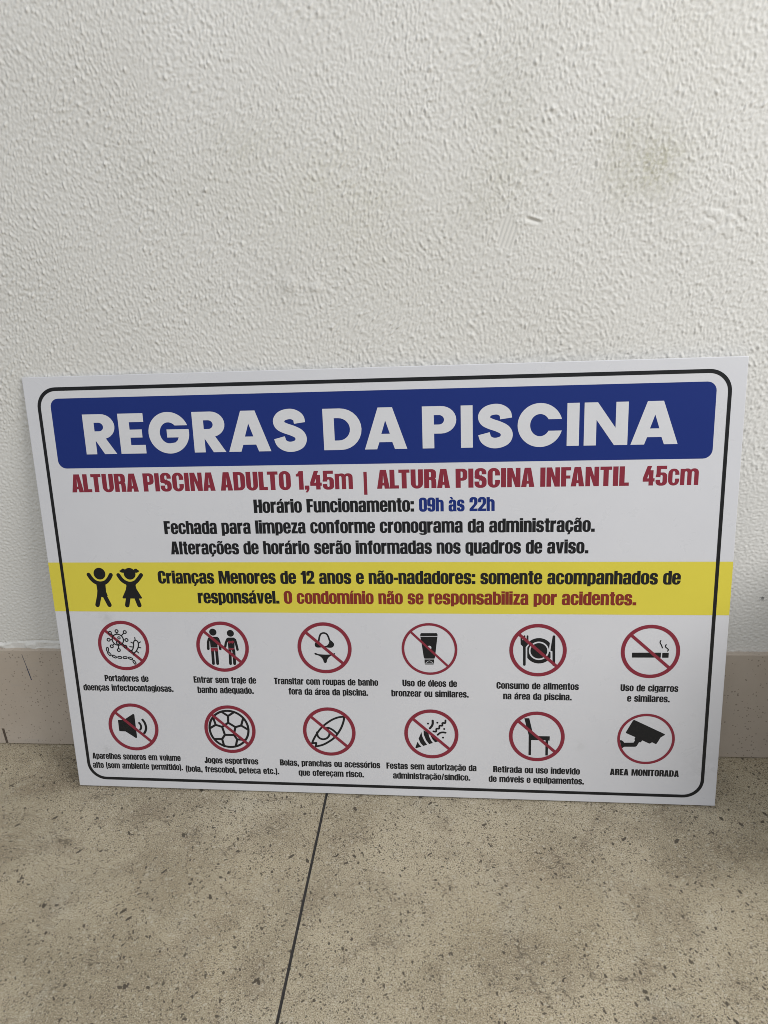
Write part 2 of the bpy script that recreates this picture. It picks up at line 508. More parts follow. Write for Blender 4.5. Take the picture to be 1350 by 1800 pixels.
# unseen concrete block, added just right of the view to shade wall and floor
pb = bevel_box(1.062, 1.46, WALL_Y - 0.34, WALL_Y - 0.010, 0.0005, 0.33, 0.006, 3)
cap_b = bevel_box(1.05, 1.473, WALL_Y - 0.352, WALL_Y - 0.009, 0.3305, 0.375, 0.006, 3)
shade_block = bm_obj('concrete_shade_block', pb, plain('grey_concrete', (0.30, 0.29, 0.27), 0.8, 0.2, 0.2, 14))
bm_obj('shade_block_cap', cap_b, shade_block.data.materials[0], shade_block)
shade_block['label'] = 'unseen low grey concrete block with a cap, added to shade the plaster wall'
shade_block['category'] = 'shade_block'

# ------------------------------------------------------------------ flat shapes from ordered add / cut outlines
def disc(cx, cy, r, n=40):
    return [(cx + r * math.cos(2 * math.pi * k / n), cy + r * math.sin(2 * math.pi * k / n)) for k in range(n)]

def rrect(x0, y0, x1, y1, rx, ry, corners='tl tr br bl', n=7):
    rx = min(rx, (x1 - x0) / 2 if ('tl' in corners and 'tr' in corners) or ('bl' in corners and 'br' in corners) else x1 - x0)
    ry = min(ry, (y1 - y0) / 2 if ('tl' in corners and 'bl' in corners) or ('tr' in corners and 'br' in corners) else y1 - y0)
    out = []
    for key, cx, cy, a0, px, py in (('bl', x0 + rx, y0 + ry, 180, x0, y0), ('br', x1 - rx, y0 + ry, 270, x1, y0),
                                    ('tr', x1 - rx, y1 - ry, 0, x1, y1), ('tl', x0 + rx, y1 - ry, 90, x0, y1)):
        if key in corners:
            for k in range(n + 1):
                a = math.radians(a0 + 90 * k / n)
                out.append((cx + rx * math.cos(a), cy + ry * math.sin(a)))
        else:
            out.append((px, py))
    return out

def spline(pts, closed=False, n=8):
    out = []
    m = len(pts)
    rng = range(m if closed else m - 1)
    for i in rng:
        if closed:
            p0, p1, p2, p3 = pts[i - 1], pts[i], pts[(i + 1) % m], pts[(i + 2) % m]
        else:
            p0 = pts[i - 1] if i > 0 else (2 * pts[0][0] - pts[1][0], 2 * pts[0][1] - pts[1][1])
            p1, p2 = pts[i], pts[i + 1]
            p3 = pts[i + 2] if i + 2 < m else (2 * p2[0] - p1[0], 2 * p2[1] - p1[1])
        for k in range(n):
            t = k / n
            out.append(tuple(0.5 * (2 * p1[c] + (p2[c] - p0[c]) * t + (2 * p0[c] - 5 * p1[c] + 4 * p2[c] - p3[c]) * t * t
                                    + (3 * p1[c] - p0[c] - 3 * p2[c] + p3[c]) * t ** 3) for c in (0, 1)))
    if not closed:
        out.append(tuple(pts[-1]))
    return out

def ribbon(pts, w, closed=False):
    """outline(s) of a stroke of width w along a fairly smooth line"""
    L, Rr = [], []
    m = len(pts)
    for i in range(m):
        if closed:
            a, b = pts[i - 1], pts[(i + 1) % m]
        else:
            a, b = pts[max(i - 1, 0)], pts[min(i + 1, m - 1)]
        dx, dy = b[0] - a[0], b[1] - a[1]
        l = math.hypot(dx, dy) or 1
        nx, ny = -dy / l * w / 2, dx / l * w / 2
        L.append((pts[i][0] + nx, pts[i][1] + ny)); Rr.append((pts[i][0] - nx, pts[i][1] - ny))
    return L, Rr

def expand(ops):
    """ops -> ordered list of (sign, [polygons])"""
    out = []
    for op in ops:
        t = op[0]
        if t in 'Oo':
            out.append((t == 'O', [disc(op[1], op[2], op[3])]))
        elif t in 'Qq':
            out.append((True, [('ring', disc(op[1], op[2], op[3], 56), disc(op[1], op[2], op[4], 56))]))
        elif t in 'Pp':
            out.append((t == 'P', [[tuple(p) for p in op[1]]]))
        elif t in 'Mm':
            out.append((t == 'M', [spline([tuple(p) for p in op[1]], True, 5)]))
        elif t in 'SsCnB':
            pts = [tuple(p) for p in op[1]]
            w = op[2]
            if t in 'CB':
                pts = spline(pts)
            ps = []
            if t in 'CBn':
                l, r = ribbon(pts, w)
                ps.append(l + r[::-1])
            else:
                for a, b in zip(pts[:-1], pts[1:]):
                    l, r = ribbon([a, b], w)
                    ps.append(l + r[::-1])
            if t in 'SsC':
                caps = (pts[0], pts[-1]) if t == 'C' else pts
                ps += [disc(p[0], p[1], w / 2, 16) for p in caps]
            out.append((t in 'SCB', ps))
        elif t == 'Z':
            l, r = ribbon(spline([tuple(p) for p in op[1]], True), op[2], True)
            out.append((True, [('ring', l, r)]))
    return out

def inside(p, poly):
    x, y = p
    c = False
    j = len(poly) - 1
    for i in range(len(poly)):
        xi, yi = poly[i]; xj, yj = poly[j]
        if (yi > y) != (yj > y) and x < (xj - xi) * (y - yi) / (yj - yi) + xi:
            c = not c
        j = i
    return c

def fill(ops):
    """2-D union / difference of the outlines in order -> (verts, triangles)"""
    groups = expand(ops)
    vs, es = [], []
    def put(poly):
        b = len(vs)
        vs.extend(Vector(p) for p in poly)
        es.extend((b + k, b + (k + 1) % len(poly)) for k in range(len(poly)))
    boxes = []
    for sign, polys in groups:
        bb = []
        for p in polys:
            if isinstance(p, tuple):
                put(p[1]); put(p[2])
                q = p[1] + p[2]
            else:
                put(p)
                q = p
            bb.append((min(a[0] for a in q), max(a[0] for a in q), min(a[1] for a in q), max(a[1] for a in q)))
        boxes.append(bb)
    v2, _, f2, _, _, _ = delaunay_2d_cdt(vs, es, [], 0, 1e-6, False)
    keep = []
    for f in f2:
        c = (sum(v2[i][0] for i in f) / len(f), sum(v2[i][1] for i in f) / len(f))
        st = False
        for (sign, polys), bb in zip(groups, boxes):
            if st == sign:
                continue
            for p, b in zip(polys, bb):
                if not (b[0] <= c[0] <= b[1] and b[2] <= c[1] <= b[3]):
                    continue
                hit = (inside(c, p[1]) != inside(c, p[2])) if isinstance(p, tuple) else inside(c, p)
                if hit:
                    st = sign
                    break
        if st:
            keep.append(tuple(f))
    used = sorted({i for f in keep for i in f})
    remap = {i: k for k, i in enumerate(used)}
    V = [(v2[i][0], v2[i][1]) for i in used]
    F = []
    for f in keep:
        a = [remap[i] for i in f]
        area = sum(V[a[k]][0] * V[a[(k + 1) % len(a)]][1] - V[a[(k + 1) % len(a)]][0] * V[a[k]][1] for k in range(len(a)))
        F.append(tuple(a if area > 0 else a[::-1]))
    return V, F

# ------------------------------------------------------------------ lettering (cap height = 100 units)
def _r(x0, y0, x1, y1): return ('P', [(x0, y0), (x1, y0), (x1, y1), (x0, y1)])
def _x(x0, y0, x1, y1): return ('p', [(x0, y0), (x1, y0), (x1, y1), (x0, y1)])
def _b(x0, y0, x1, y1, rx=26, ry=27, c='tl tr br bl'): return ('P', rrect(x0, y0, x1, y1, rx, ry, c))
def _h(x0, y0, x1, y1, rx=6, ry=9, c='tl tr br bl'): return ('p', rrect(x0, y0, x1, y1, rx, ry, c))
def _p(*pts): return ('P', list(pts))
def _q(*pts): return ('p', list(pts))
def _mirror(ops, w):
    return [(o[0], [(w - x, y) for x, y in o[1]]) for o in ops]
def _turn(ops, w, h):
    return [(o[0], [(w - x, h - y) for x, y in o[1]]) for o in ops]
def _shift(ops, dx, dy=0.0):
    return [(o[0], [(x + dx, y + dy) for x, y in o[1]]) for o in ops]

def condensed():
    """heavy condensed grotesque: tall x-height, short descenders, slit counters"""
    G = {}
    o = [_b(0, -1.5, 57, 84.5), _h(22, 12, 35, 71)]
    G['o'] = (57, o)
    n = [_b(11, 40, 57, 84.5, 20, 21, 'tl tr'), _r(35, 0, 57, 60), _h(22, -5, 35, 70, 6, 8, 'tl tr'), _r(0, 0, 22, 83)]
    G['n'] = (57, n)
    G['h'] = (57, n[:3] + [_r(0, 0, 22, 100)])
    G['u'] = (57, _turn(n, 57, 83))
    G['m'] = (92, [_b(46, 40, 92, 84.5, 20, 21, 'tl tr'), _r(70, 0, 92, 60), _h(57, -5, 70, 70, 6, 8, 'tl tr'),
                   _b(11, 40, 57, 84.5, 20, 21, 'tl tr'), _r(35, 0, 57, 60), _h(22, -5, 35, 70, 6, 8, 'tl tr'), _r(0, 0, 22, 83)])
    G['r'] = (40, [_r(0, 0, 22, 83), _p((18, 50), (20, 74), (25, 81), (33, 84.5), (40, 84.5), (40, 62), (32, 62), (26, 60), (22, 54))])
    e = [_b(0, -1.5, 57, 84.5), _h(22, 49, 35, 71), _h(22, 12, 35, 37, 6, 9, 'bl br'), _x(33, 28, 60, 37)]
    G['e'] = (57, e)
    c = [_b(0, -1.5, 56, 84.5), _h(22, 12, 35, 71), _x(33, 34, 60, 53)]
    G['c'] = (56, c)
    ced = [_p((24, 2), (37, 2), (33, -6), (36, -9), (28, -18), (13, -18), (20, -8))]
    G['ç'] = (56, c + ced)
    a = [_b(2, 45, 55, 84.5, 20, 18, 'tl tr'), _h(23, 44, 33.5, 71, 5, 7, 'tl tr'), _x(-2, 40, 23, 57),
         _b(0, -1.5, 40, 49, 15, 16, 'tl bl br'), _r(33.5, 0, 55, 60), _p((54, 0), (57, 0), (55.5, 8), (54, 12)), _h(21.5, 11, 33.5, 36, 5, 7, 'tl bl br')]
    G['a'] = (57, a)
    ac = [_p((24, 88), (36, 88), (49, 104), (32, 104))]
    gr_ = [_p((33, 88), (21, 88), (8, 104), (25, 104))]
    ti = [('P', [(9, 88), (16, 88), (20, 92), (25, 92), (36, 87.5), (43, 88), (48, 94), (50, 103), (43, 103), (40, 99), (35, 98.5), (24, 103.5), (16, 103), (11, 97)])]
    G['á'] = (57, a + ac)
    G['à'] = (57, a + gr_)
    G['ã'] = (57, a + ti)
    G['õ'] = (57, o + ti)
    G['ó'] = (57, o + ac)
    d = [_b(0, -1.5, 46, 84.5, 22, 25, 'tl bl'), _r(35, 0, 57, 100), _h(22, 12, 35, 71)]
    G['d'] = (57, d)
    G['b'] = (57, _mirror(d, 57))
    q = [_b(0, -1.5, 46, 84.5, 22, 25, 'tl bl'), _r(35, -15, 57, 83), _h(22, 12, 35, 71)]
    G['q'] = (57, q)
    G['p'] = (57, _mirror(q, 57))
    G['g'] = (57, [_b(2, -16, 57, 30, 21, 12, 'bl br'), _x(-3, 1, 36, 40), _x(-3, -5, 22, 8), _h(22, -7, 35, 6, 4, 4, 'bl br'),
                   _b(0, 4, 46, 84.5, 22, 25, 'tl bl'), _r(35, 0, 57, 83), _h(22, 17, 35, 71)])
    G['s'] = (54, [_b(1, 34, 53, 84.5, 21, 20), _h(22, 52, 33, 71, 5, 8), _x(32.5, 30, 60, 57),
                   _p((4, 44), (22, 54), (48, 46), (34, 30), (8, 40)), _b(0, -1.5, 54, 49, 21, 20, 'tr br bl'), _h(21, 12, 32, 30, 5, 8),
                   _x(-5, 26, 21.5, 38), _x(-5, 34, 4, 44), _p((3, 50), (6, 42), (14, 37), (30, 33), (30, 46), (22, 56))])
    G['t'] = (37, [_b(8, -1, 37, 30, 14, 12, 'bl'), _h(30, 13, 45, 40, 3, 3, 'bl'), _r(8, 14, 30, 99), _r(0, 68, 37, 83)])
    G['f'] = (38, [_b(8, 55, 38, 101, 17, 15, 'tl'), _x(30, 50, 45, 86), _r(8, 0, 30, 75), _r(0, 68, 38, 83)])
    G['i'] = (23, [_r(0, 0, 23, 83), _r(0, 87.5, 23, 102)])
    G['í'] = (23, [_r(0, 0, 23, 83), _p((4, 88), (16, 88), (30, 104), (12, 104))])
    G['j'] = (23, [_b(-8, -16, 23, 12, 14, 10, 'br'), _x(-10, -3, 0.5, 20), _r(0, 0, 23, 83), _r(0, 87.5, 23, 102)])
    G['l'] = (23, [_r(0, 0, 23, 100)])
    G['v'] = (57, [_p((0, 83), (23, 83), (28.5, 27), (34, 83), (57, 83), (41, 0), (16, 0))])
    G['z'] = (47, [_p((1, 0), (1, 16), (22, 67), (2, 67), (2, 83), (46, 83), (46, 67), (25, 16), (47, 16), (47, 0))])
    G['A'] = (65, [_p((0, 0), (17, 100), (48, 100), (65, 0), (39, 0), (37, 17), (28, 17), (26, 0)), _q((29.5, 32), (35.5, 32), (32.5, 74))])
    G['Á'] = G['A']
    G['B'] = (60, [_b(0, 47, 59, 100, 20, 17, 'tr br'), _b(0, 0, 61, 54, 20, 18, 'tr br'), _h(25, 59, 35, 85, 5, 7, 'tr br'), _h(25, 15, 36, 44, 5, 7, 'tr br')])
    G['C'] = (61, [_b(0, -1.5, 61, 101.5, 29, 30), _h(25, 14, 37, 86, 6, 9), _x(35, 39, 65, 62)])
    G['D'] = (62, [_b(0, 0, 62, 100, 30, 29, 'tr br'), _h(25, 16, 37, 84, 6, 9, 'tr br')])
    G['E'] = (49, [_r(0, 0, 25, 100), _r(0, 0, 49, 17), _r(0, 83, 49, 100), _r(0, 42, 46, 58)])
    G['F'] = (48, [_r(0, 0, 25, 100), _r(0, 83, 48, 100), _r(0, 41, 45, 57)])
    G['H'] = (63, [_r(0, 0, 25, 100), _r(38, 0, 63, 100), _r(0, 42, 63, 58)])
    G['I'] = (25, [_r(0, 0, 25, 100)])
    G['J'] = (50, [_b(0, -1.5, 50, 42, 22, 19, 'bl br'), _r(25, 20, 50, 100), _x(-2, 34, 22, 45), _h(21, 14, 25, 60, 2, 3, 'bl br')])
    G['L'] = (46, [_r(0, 0, 25, 100), _r(0, 0, 46, 17)])
    G['M'] = (86, [_p((0, 0), (0, 100), (31, 100), (43, 42), (55, 100), (86, 100), (86, 0), (64, 0), (64, 62), (51, 0), (35, 0), (22, 62), (22, 0))])
    G['N'] = (65, [_p((0, 0), (0, 100), (26, 100), (42, 50), (42, 100), (65, 100), (65, 0), (40, 0), (23, 54), (23, 0))])
    G['O'] = (62, [_b(0, -1.5, 62, 101.5, 29, 30), _h(25, 14, 37, 86, 6, 9)])
    G['S'] = (60, [_b(1, 41, 59, 101.5, 25, 23), _h(24.5, 63, 36, 87, 6, 8), _x(36, 36, 65, 69),
                   _p((5, 54), (25, 66), (52, 55), (36, 36), (8, 50)), _b(0, -1.5, 60, 59, 25, 23, 'tr br bl'), _h(24, 13, 36, 37, 6, 8),
                   _x(-5, 32, 24, 46), _x(-5, 40, 4, 52), _p((2.5, 62), (5, 52), (14, 45), (33, 39), (33, 56), (24, 66))])
    G['P'] = (58, [_r(0, 0, 25, 100), _b(0, 37, 58, 100, 23, 20, 'tr br'), _h(25, 52, 35, 85, 5, 7, 'tr br')])
    G['R'] = (62, [_r(0, 0, 25, 100), _b(0, 43, 60, 100, 22, 18, 'tr br'), _b(20, 20, 60, 52, 16, 9, 'tr'), _r(36, 0, 61, 30), _h(25, 58, 35, 85, 5, 7, 'tr br'), _h(25, -5, 36, 43, 5, 6, 'tr')])
    G['T'] = (56, [_r(15.5, 0, 40.5, 100), _r(0, 83, 56, 100)])
    G['U'] = (62, [_b(0, -1.5, 62, 100, 29, 30, 'bl br'), _h(25, 14, 37, 105, 6, 9, 'bl br')])
    G['0'] = (57, [_b(0, -1.5, 57, 101.5, 24, 22), _h(22.5, 14, 34.5, 86, 6, 9)])
    G['1'] = (38, [_p((0, 71), (0, 83), (9, 87), (16, 100), (38, 100), (38, 0), (14, 0), (14, 71))])
    G['2'] = (57, [_b(0, 45, 57, 101.5, 23, 21, 'tl tr'), _h(22.5, 40, 34, 86, 6, 9, 'tl tr'), _x(-2, 40, 22.5, 64),
                   _x(30, 40, 60, 58), _p((34, 60), (57, 66), (55, 52), (27, 17), (57, 17), (57, 0), (0, 0), (0, 16), (31, 50))])
    G['4'] = (60, [_p((0, 20), (0, 38), (22, 100), (45, 100), (22, 37), (60, 37), (60, 20)), _r(30, 0, 53, 78), _q((22, 37), (30, 37), (30, 58.5))])
    G['5'] = (58, [_b(0, -1.5, 58, 67, 24, 20), _h(23, 13, 35, 53, 6, 8), _x(-2, 29, 22.5, 42), _r(3, 42, 24, 100), _r(3, 83, 55, 100), _x(24, 66, 40, 83)])
    G['9'] = (57, [_b(0, -1.5, 57, 101.5, 24, 22), _h(22.5, 50, 34.5, 87, 6, 9), _h(22.5, 13, 34.5, 37, 6, 9), _x(-2, 27, 22.5, 37.5), _x(-2, 36, 6, 44)])
    G['.'] = (24, [_r(0, 0, 24, 22)])
    G[','] = (24, [_p((0, 0), (0, 22), (24, 22), (24, 2), (15, -15), (3, -15), (11, 0))])
    G[':'] = (24, [_r(0, 0, 24, 22), _r(0, 54, 24, 76)])
    G['-'] = (30, [_r(0, 31, 30, 48)])
    G['('] = (27, [_p((27, 104), (10, 104), (3, 80), (0, 44), (3, 8), (10, -16), (27, -16), (22, 8), (20, 44), (22, 80))])
    G[')'] = (27, _mirror(G['('][1], 27))
    G['/'] = (38, [_p((0, -2), (17, -2), (38, 102), (21, 102))])
    return G

def geometric():
    """bold geometric capitals of the heading"""
    G = {}
    def ell(cx, cy, rx, ry, n=48): return [(cx + rx * math.cos(2 * math.pi * k / n), cy + ry * math.sin(2 * math.pi * k / n)) for k in range(n)]
    G['R'] = (72, [_r(0, 0, 25, 100), _b(0, 38, 72.5, 100, 31, 31, 'tr br'), _h(25, 57.5, 46, 79, 10.7, 10.7, 'tr br'), _p((23, 38), (43.5, 0), (72, 0), (46, 45), (25, 45))])
    G['R'][1].insert(3, _q((25, 0), (25, 36), (26, 37), (44, 0)))
    G['E'] = (59, [_r(0, 0, 25, 100), _r(0, 0, 58.5, 21.5), _r(0, 78.5, 58.5, 100), _r(0, 40, 53, 60)])
    G['G'] = (93, [('P', ell(46.5, 50, 46.5, 51.5)), ('p', ell(46.5, 50, 20.5, 26)), _x(55, 58.5, 100, 68), _q((46, 58.5), (60, 58.5), (60, 68), (56, 72)),
                   _x(43, 38, 68, 60), _r(42, 38.5, 92, 58.5), _q((42, 38.5), (68, 38.5), (66, 32), (60, 26), (48, 24), (38, 28))])
    G['A'] = (95, [_p((0, 0), (31.5, 100), (63.5, 100), (95, 0), (67.5, 0), (62, 17), (33, 17), (27.5, 0)), _q((38, 37), (57, 37), (47.5, 69))])
    sp = [(60.5, 67.5), (58, 80), (48, 88), (36, 89.5), (22, 85), (14.5, 74), (17.5, 62.5), (28, 55.5), (44, 49), (57, 41), (62, 29.5), (57.5, 17), (44, 10.5), (30, 11), (18.5, 19), (14, 32.5)]
    s = spline(sp, False, 5)
    l, r = ribbon(s, 25)
    G['S'] = (76, [('P', l + r[::-1]), ('p', [(44, 40), (100, 40), (100, 68), (44, 68)])])
    G['S'] = (76, [('P', l + r[::-1])])
    G['D'] = (86, [_b(0, 0, 86.5, 100, 48, 50, 'tr br'), _h(25, 23, 60.5, 77, 26, 27, 'tr br')])
    G['P'] = (72, [_r(0, 0, 25, 100), _b(0, 35, 72.5, 100, 32.5, 32.5, 'tr br'), _h(25, 56.5, 46.5, 79, 11, 11, 'tr br')])
    G['I'] = (25, [_r(0, 0, 25, 100)])
    G['C'] = (93, [('P', ell(46.5, 50, 46.5, 51.5)), ('p', ell(46.5, 50, 20.5, 26)), _x(60, 36.5, 100, 63.5), _q((62, 36.5), (62, 63.5), (54, 58), (54, 42))])
    G['N'] = (89, [_r(0, 0, 25, 100), _r(64, 0, 89, 100), _p((0, 100), (27, 100), (89, 0), (62, 0))])
    return G

FONTS = {'c': (condensed(), {'AL': -5, 'RA': -3, 'LT': -6, 'FA': -6, 'NA': -2, 'A ': -2}, 2.6, 41),
         'g': (geometric(), {}, 5.0, 30)}
ROUND = {'c': dict.fromkeys('oceaáàãõóçsgdqCOG09', -0.4), 'g': {'A': -3.5, 'G': -1.0, 'C': -1.0, 'S': -0.5}}
def embolden(V, F, d):
    """push the outline of a filled shape outwards by d"""
    cnt = {}
    for f in F:
        for k in range(len(f)):
            a, b = f[k], f[(k + 1) % len(f)]
            if (b, a) in cnt:
                del cnt[(b, a)]
            else:
                cnt[(a, b)] = 1
    push = {}
    for a, b in cnt:
        dx, dy = V[b][0] - V[a][0], V[b][1] - V[a][1]
        l = math.hypot(dx, dy)
        if l < 1e-6:
            continue
        for i in (a, b):
            push.setdefault(i, []).append((dy / l, -dx / l))
    out = list(V)
    for i, ns in push.items():
        sx, sy = sum(n[0] for n in ns), sum(n[1] for n in ns)
        l = math.hypot(sx, sy)
        if l < 0.3:
            continue
        m = min(1.6, len(ns) / l) * d / l
        out[i] = (V[i][0] + sx * m, V[i][1] + sy * m)
    return out, F

_cache = {}
def glyph(font, ch, weight=0.0):
    key = (font, ch, weight)
    if key not in _cache:
        V, F = fill(FONTS[font][0][ch][1])
        _cache[key] = embolden(V, F, weight) if weight else (V, F)
    return _cache[key]

def text_mesh(runs_or_text, font, x0, x1, y, cap, z, weight=0.0, gap=None):
    """one line of print between ink edges x0..x1 on baseline y (mm, board face coordinates)"""
    G, kern, sb, space = FONTS[font]
    space = gap or space
    pen, places, last = 0.0, [], ''
    for ch in runs_or_text:
        if ch == ' ':
            pen += space
        else:
            ex = ROUND[font].get(ch, 0.0)
            pen += sb + ex + kern.get(last + ch, 0)
            places.append((ch, pen))
            pen += G[ch][0] + sb + ex
        last = ch
    a = places[0][1]
    b = places[-1][1] + G[places[-1][0]][0]
    sx, sy = (x1 - x0) / (b - a), cap / 100.0
    V, F = [], []
    for ch, p in places:
        v, f = glyph(font, ch, weight)
        k = len(V)
        V += [(x0 + (p - a + x) * sx, y + yy * sy, z) for x, yy in v]
        F += [tuple(i + k for i in t) for t in f]
    if DEBUG:
        print('TEXT', runs_or_text, round(sx / sy, 3))
    return V, F
DEBUG = False


# ------------------------------------------------------------------ the sign (millimetres on its face: u right, v up)
LEAN, TWIST = 0.159014, -0.0098886
BW, BH, BTH = 900.0, 594.2, 3.0
sign = bpy.data.objects.new('rules_sign', None)
col.objects.link(sign)
sign.empty_display_size = 0.1
sign['label'] = 'white pool rules board with a blue heading and yellow band, leaning against the textured wall'
sign['category'] = 'sign'
U = Vector((math.cos(TWIST), math.sin(TWIST), 0))
sl, cl = math.sin(LEAN), math.cos(LEAN)
Vv = Vector((-sl * math.sin(TWIST), sl * math.cos(TWIST), cl))
Nn = U.cross(Vv)          # out of the face, towards the viewer
# object axes: x = U, y = -Nn (into the board), z = Vv
sign.matrix_world = Matrix(((U.x, -Nn.x, Vv.x, 0), (U.y, -Nn.y, Vv.y, 0), (U.z, -Nn.z, Vv.z, 0.0020), (0, 0, 0, 1)))

def face_obj(name, VF, mat, layer, parent):
    """flat print on the board face; layer = height above the face in mm"""
    V, F = VF
    vs = [(p[0] / 1000.0, -layer / 1000.0, p[1] / 1000.0) for p in V]
    return link(name, mesh_from(name, vs, F), mat, parent)

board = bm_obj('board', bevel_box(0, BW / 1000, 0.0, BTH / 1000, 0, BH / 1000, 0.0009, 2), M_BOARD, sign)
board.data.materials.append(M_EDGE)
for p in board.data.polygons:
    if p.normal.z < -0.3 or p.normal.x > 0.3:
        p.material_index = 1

face_obj('blue_heading_panel', fill([('P', rrect(34.6, 474.0, 866.2, 566.0, 11, 11))]), M_BLUE, 0.10, sign)
panel = sign.children[-1]
band = face_obj('yellow_band', fill([('P', [(0.3, 273.0), (BW - 0.3, 273.0), (BW - 0.3, 343.9), (0.3, 343.9)])]), M_YELLOW, 0.10, sign)
border = face_obj('border_line', fill([('P', rrect(16.6, 11.5, 883.6, 580.6, 27, 27, n=12)), ('p', rrect(21.0, 15.9, 879.2, 575.9, 22.7, 22.7, n=12))]), M_BLACK, 0.22, sign)

def find_part(name, parent):
    return [o for o in col.objects if o.parent == parent and o.name.split('.')[0] == name][0]
panel = find_part('blue_heading_panel', sign)

for txt, a, b in (('REGRAS', 75.8, 371.8), ('DA', 392.6, 498.2), ('PISCINA', 517.5, 825.0)):
    face_obj('heading_word', text_mesh(txt, 'g', a, b, 492.4, 52.3, 0), M_WHITE_PRINT, 0.22, panel)

for txt, a, b in (('ALTURA PISCINA ADULTO 1,45m', 49.0, 427.3), ('ALTURA PISCINA INFANTIL', 458.2, 769.8), ('45cm', 786.2, 851.9)):
    face_obj('red_lettering', text_mesh(txt, 'c', a, b, 441.6, 24.4, 0, 0.0, 23), M_RED, 0.10, sign)
face_obj('divider_bar', fill([('P', [(441.3, 434.0), (445.6, 434.0), (445.6, 463.8), (441.3, 463.8)])]), M_RED, 0.10, sign)

for txt, a, b, y, m, par, lay, nm in (
        ('Horário Funcionamento:', 295.3, 504.6, 411.4, M_BLACK, sign, 0.10, 'black_lettering'),
        ('09h às 22h', 511.3, 606.4, 411.4, M_BLUE, sign, 0.10, 'blue_lettering'),
        ('Fechada para limpeza conforme cronograma da administração.', 170.8, 730.5, 383.4, M_BLACK, sign, 0.10, 'black_lettering'),
        ('Alterações de horário serão informadas nos quadros de aviso.', 177.0, 723.5, 355.2, M_BLACK, sign, 0.10, 'black_lettering'),
        ('Crianças Menores de 12 anos e não-nadadores: somente acompanhados de', 154.9, 837.9, 314.1, M_BLACK, band, 0.22, 'black_lettering'),
        ('responsável.', 208.2, 320.5, 286.0, M_BLACK, band, 0.22, 'black_lettering'),
        ('O condomínio não se responsabiliza por acidentes.', 327.2, 785.0, 286.0, M_RED_ON_YELLOW, band, 0.22, 'red_lettering')):
    face_obj(nm, text_mesh(txt, 'c', a, b, y, 17.7, 0, 0.9, 33), m, lay, par)

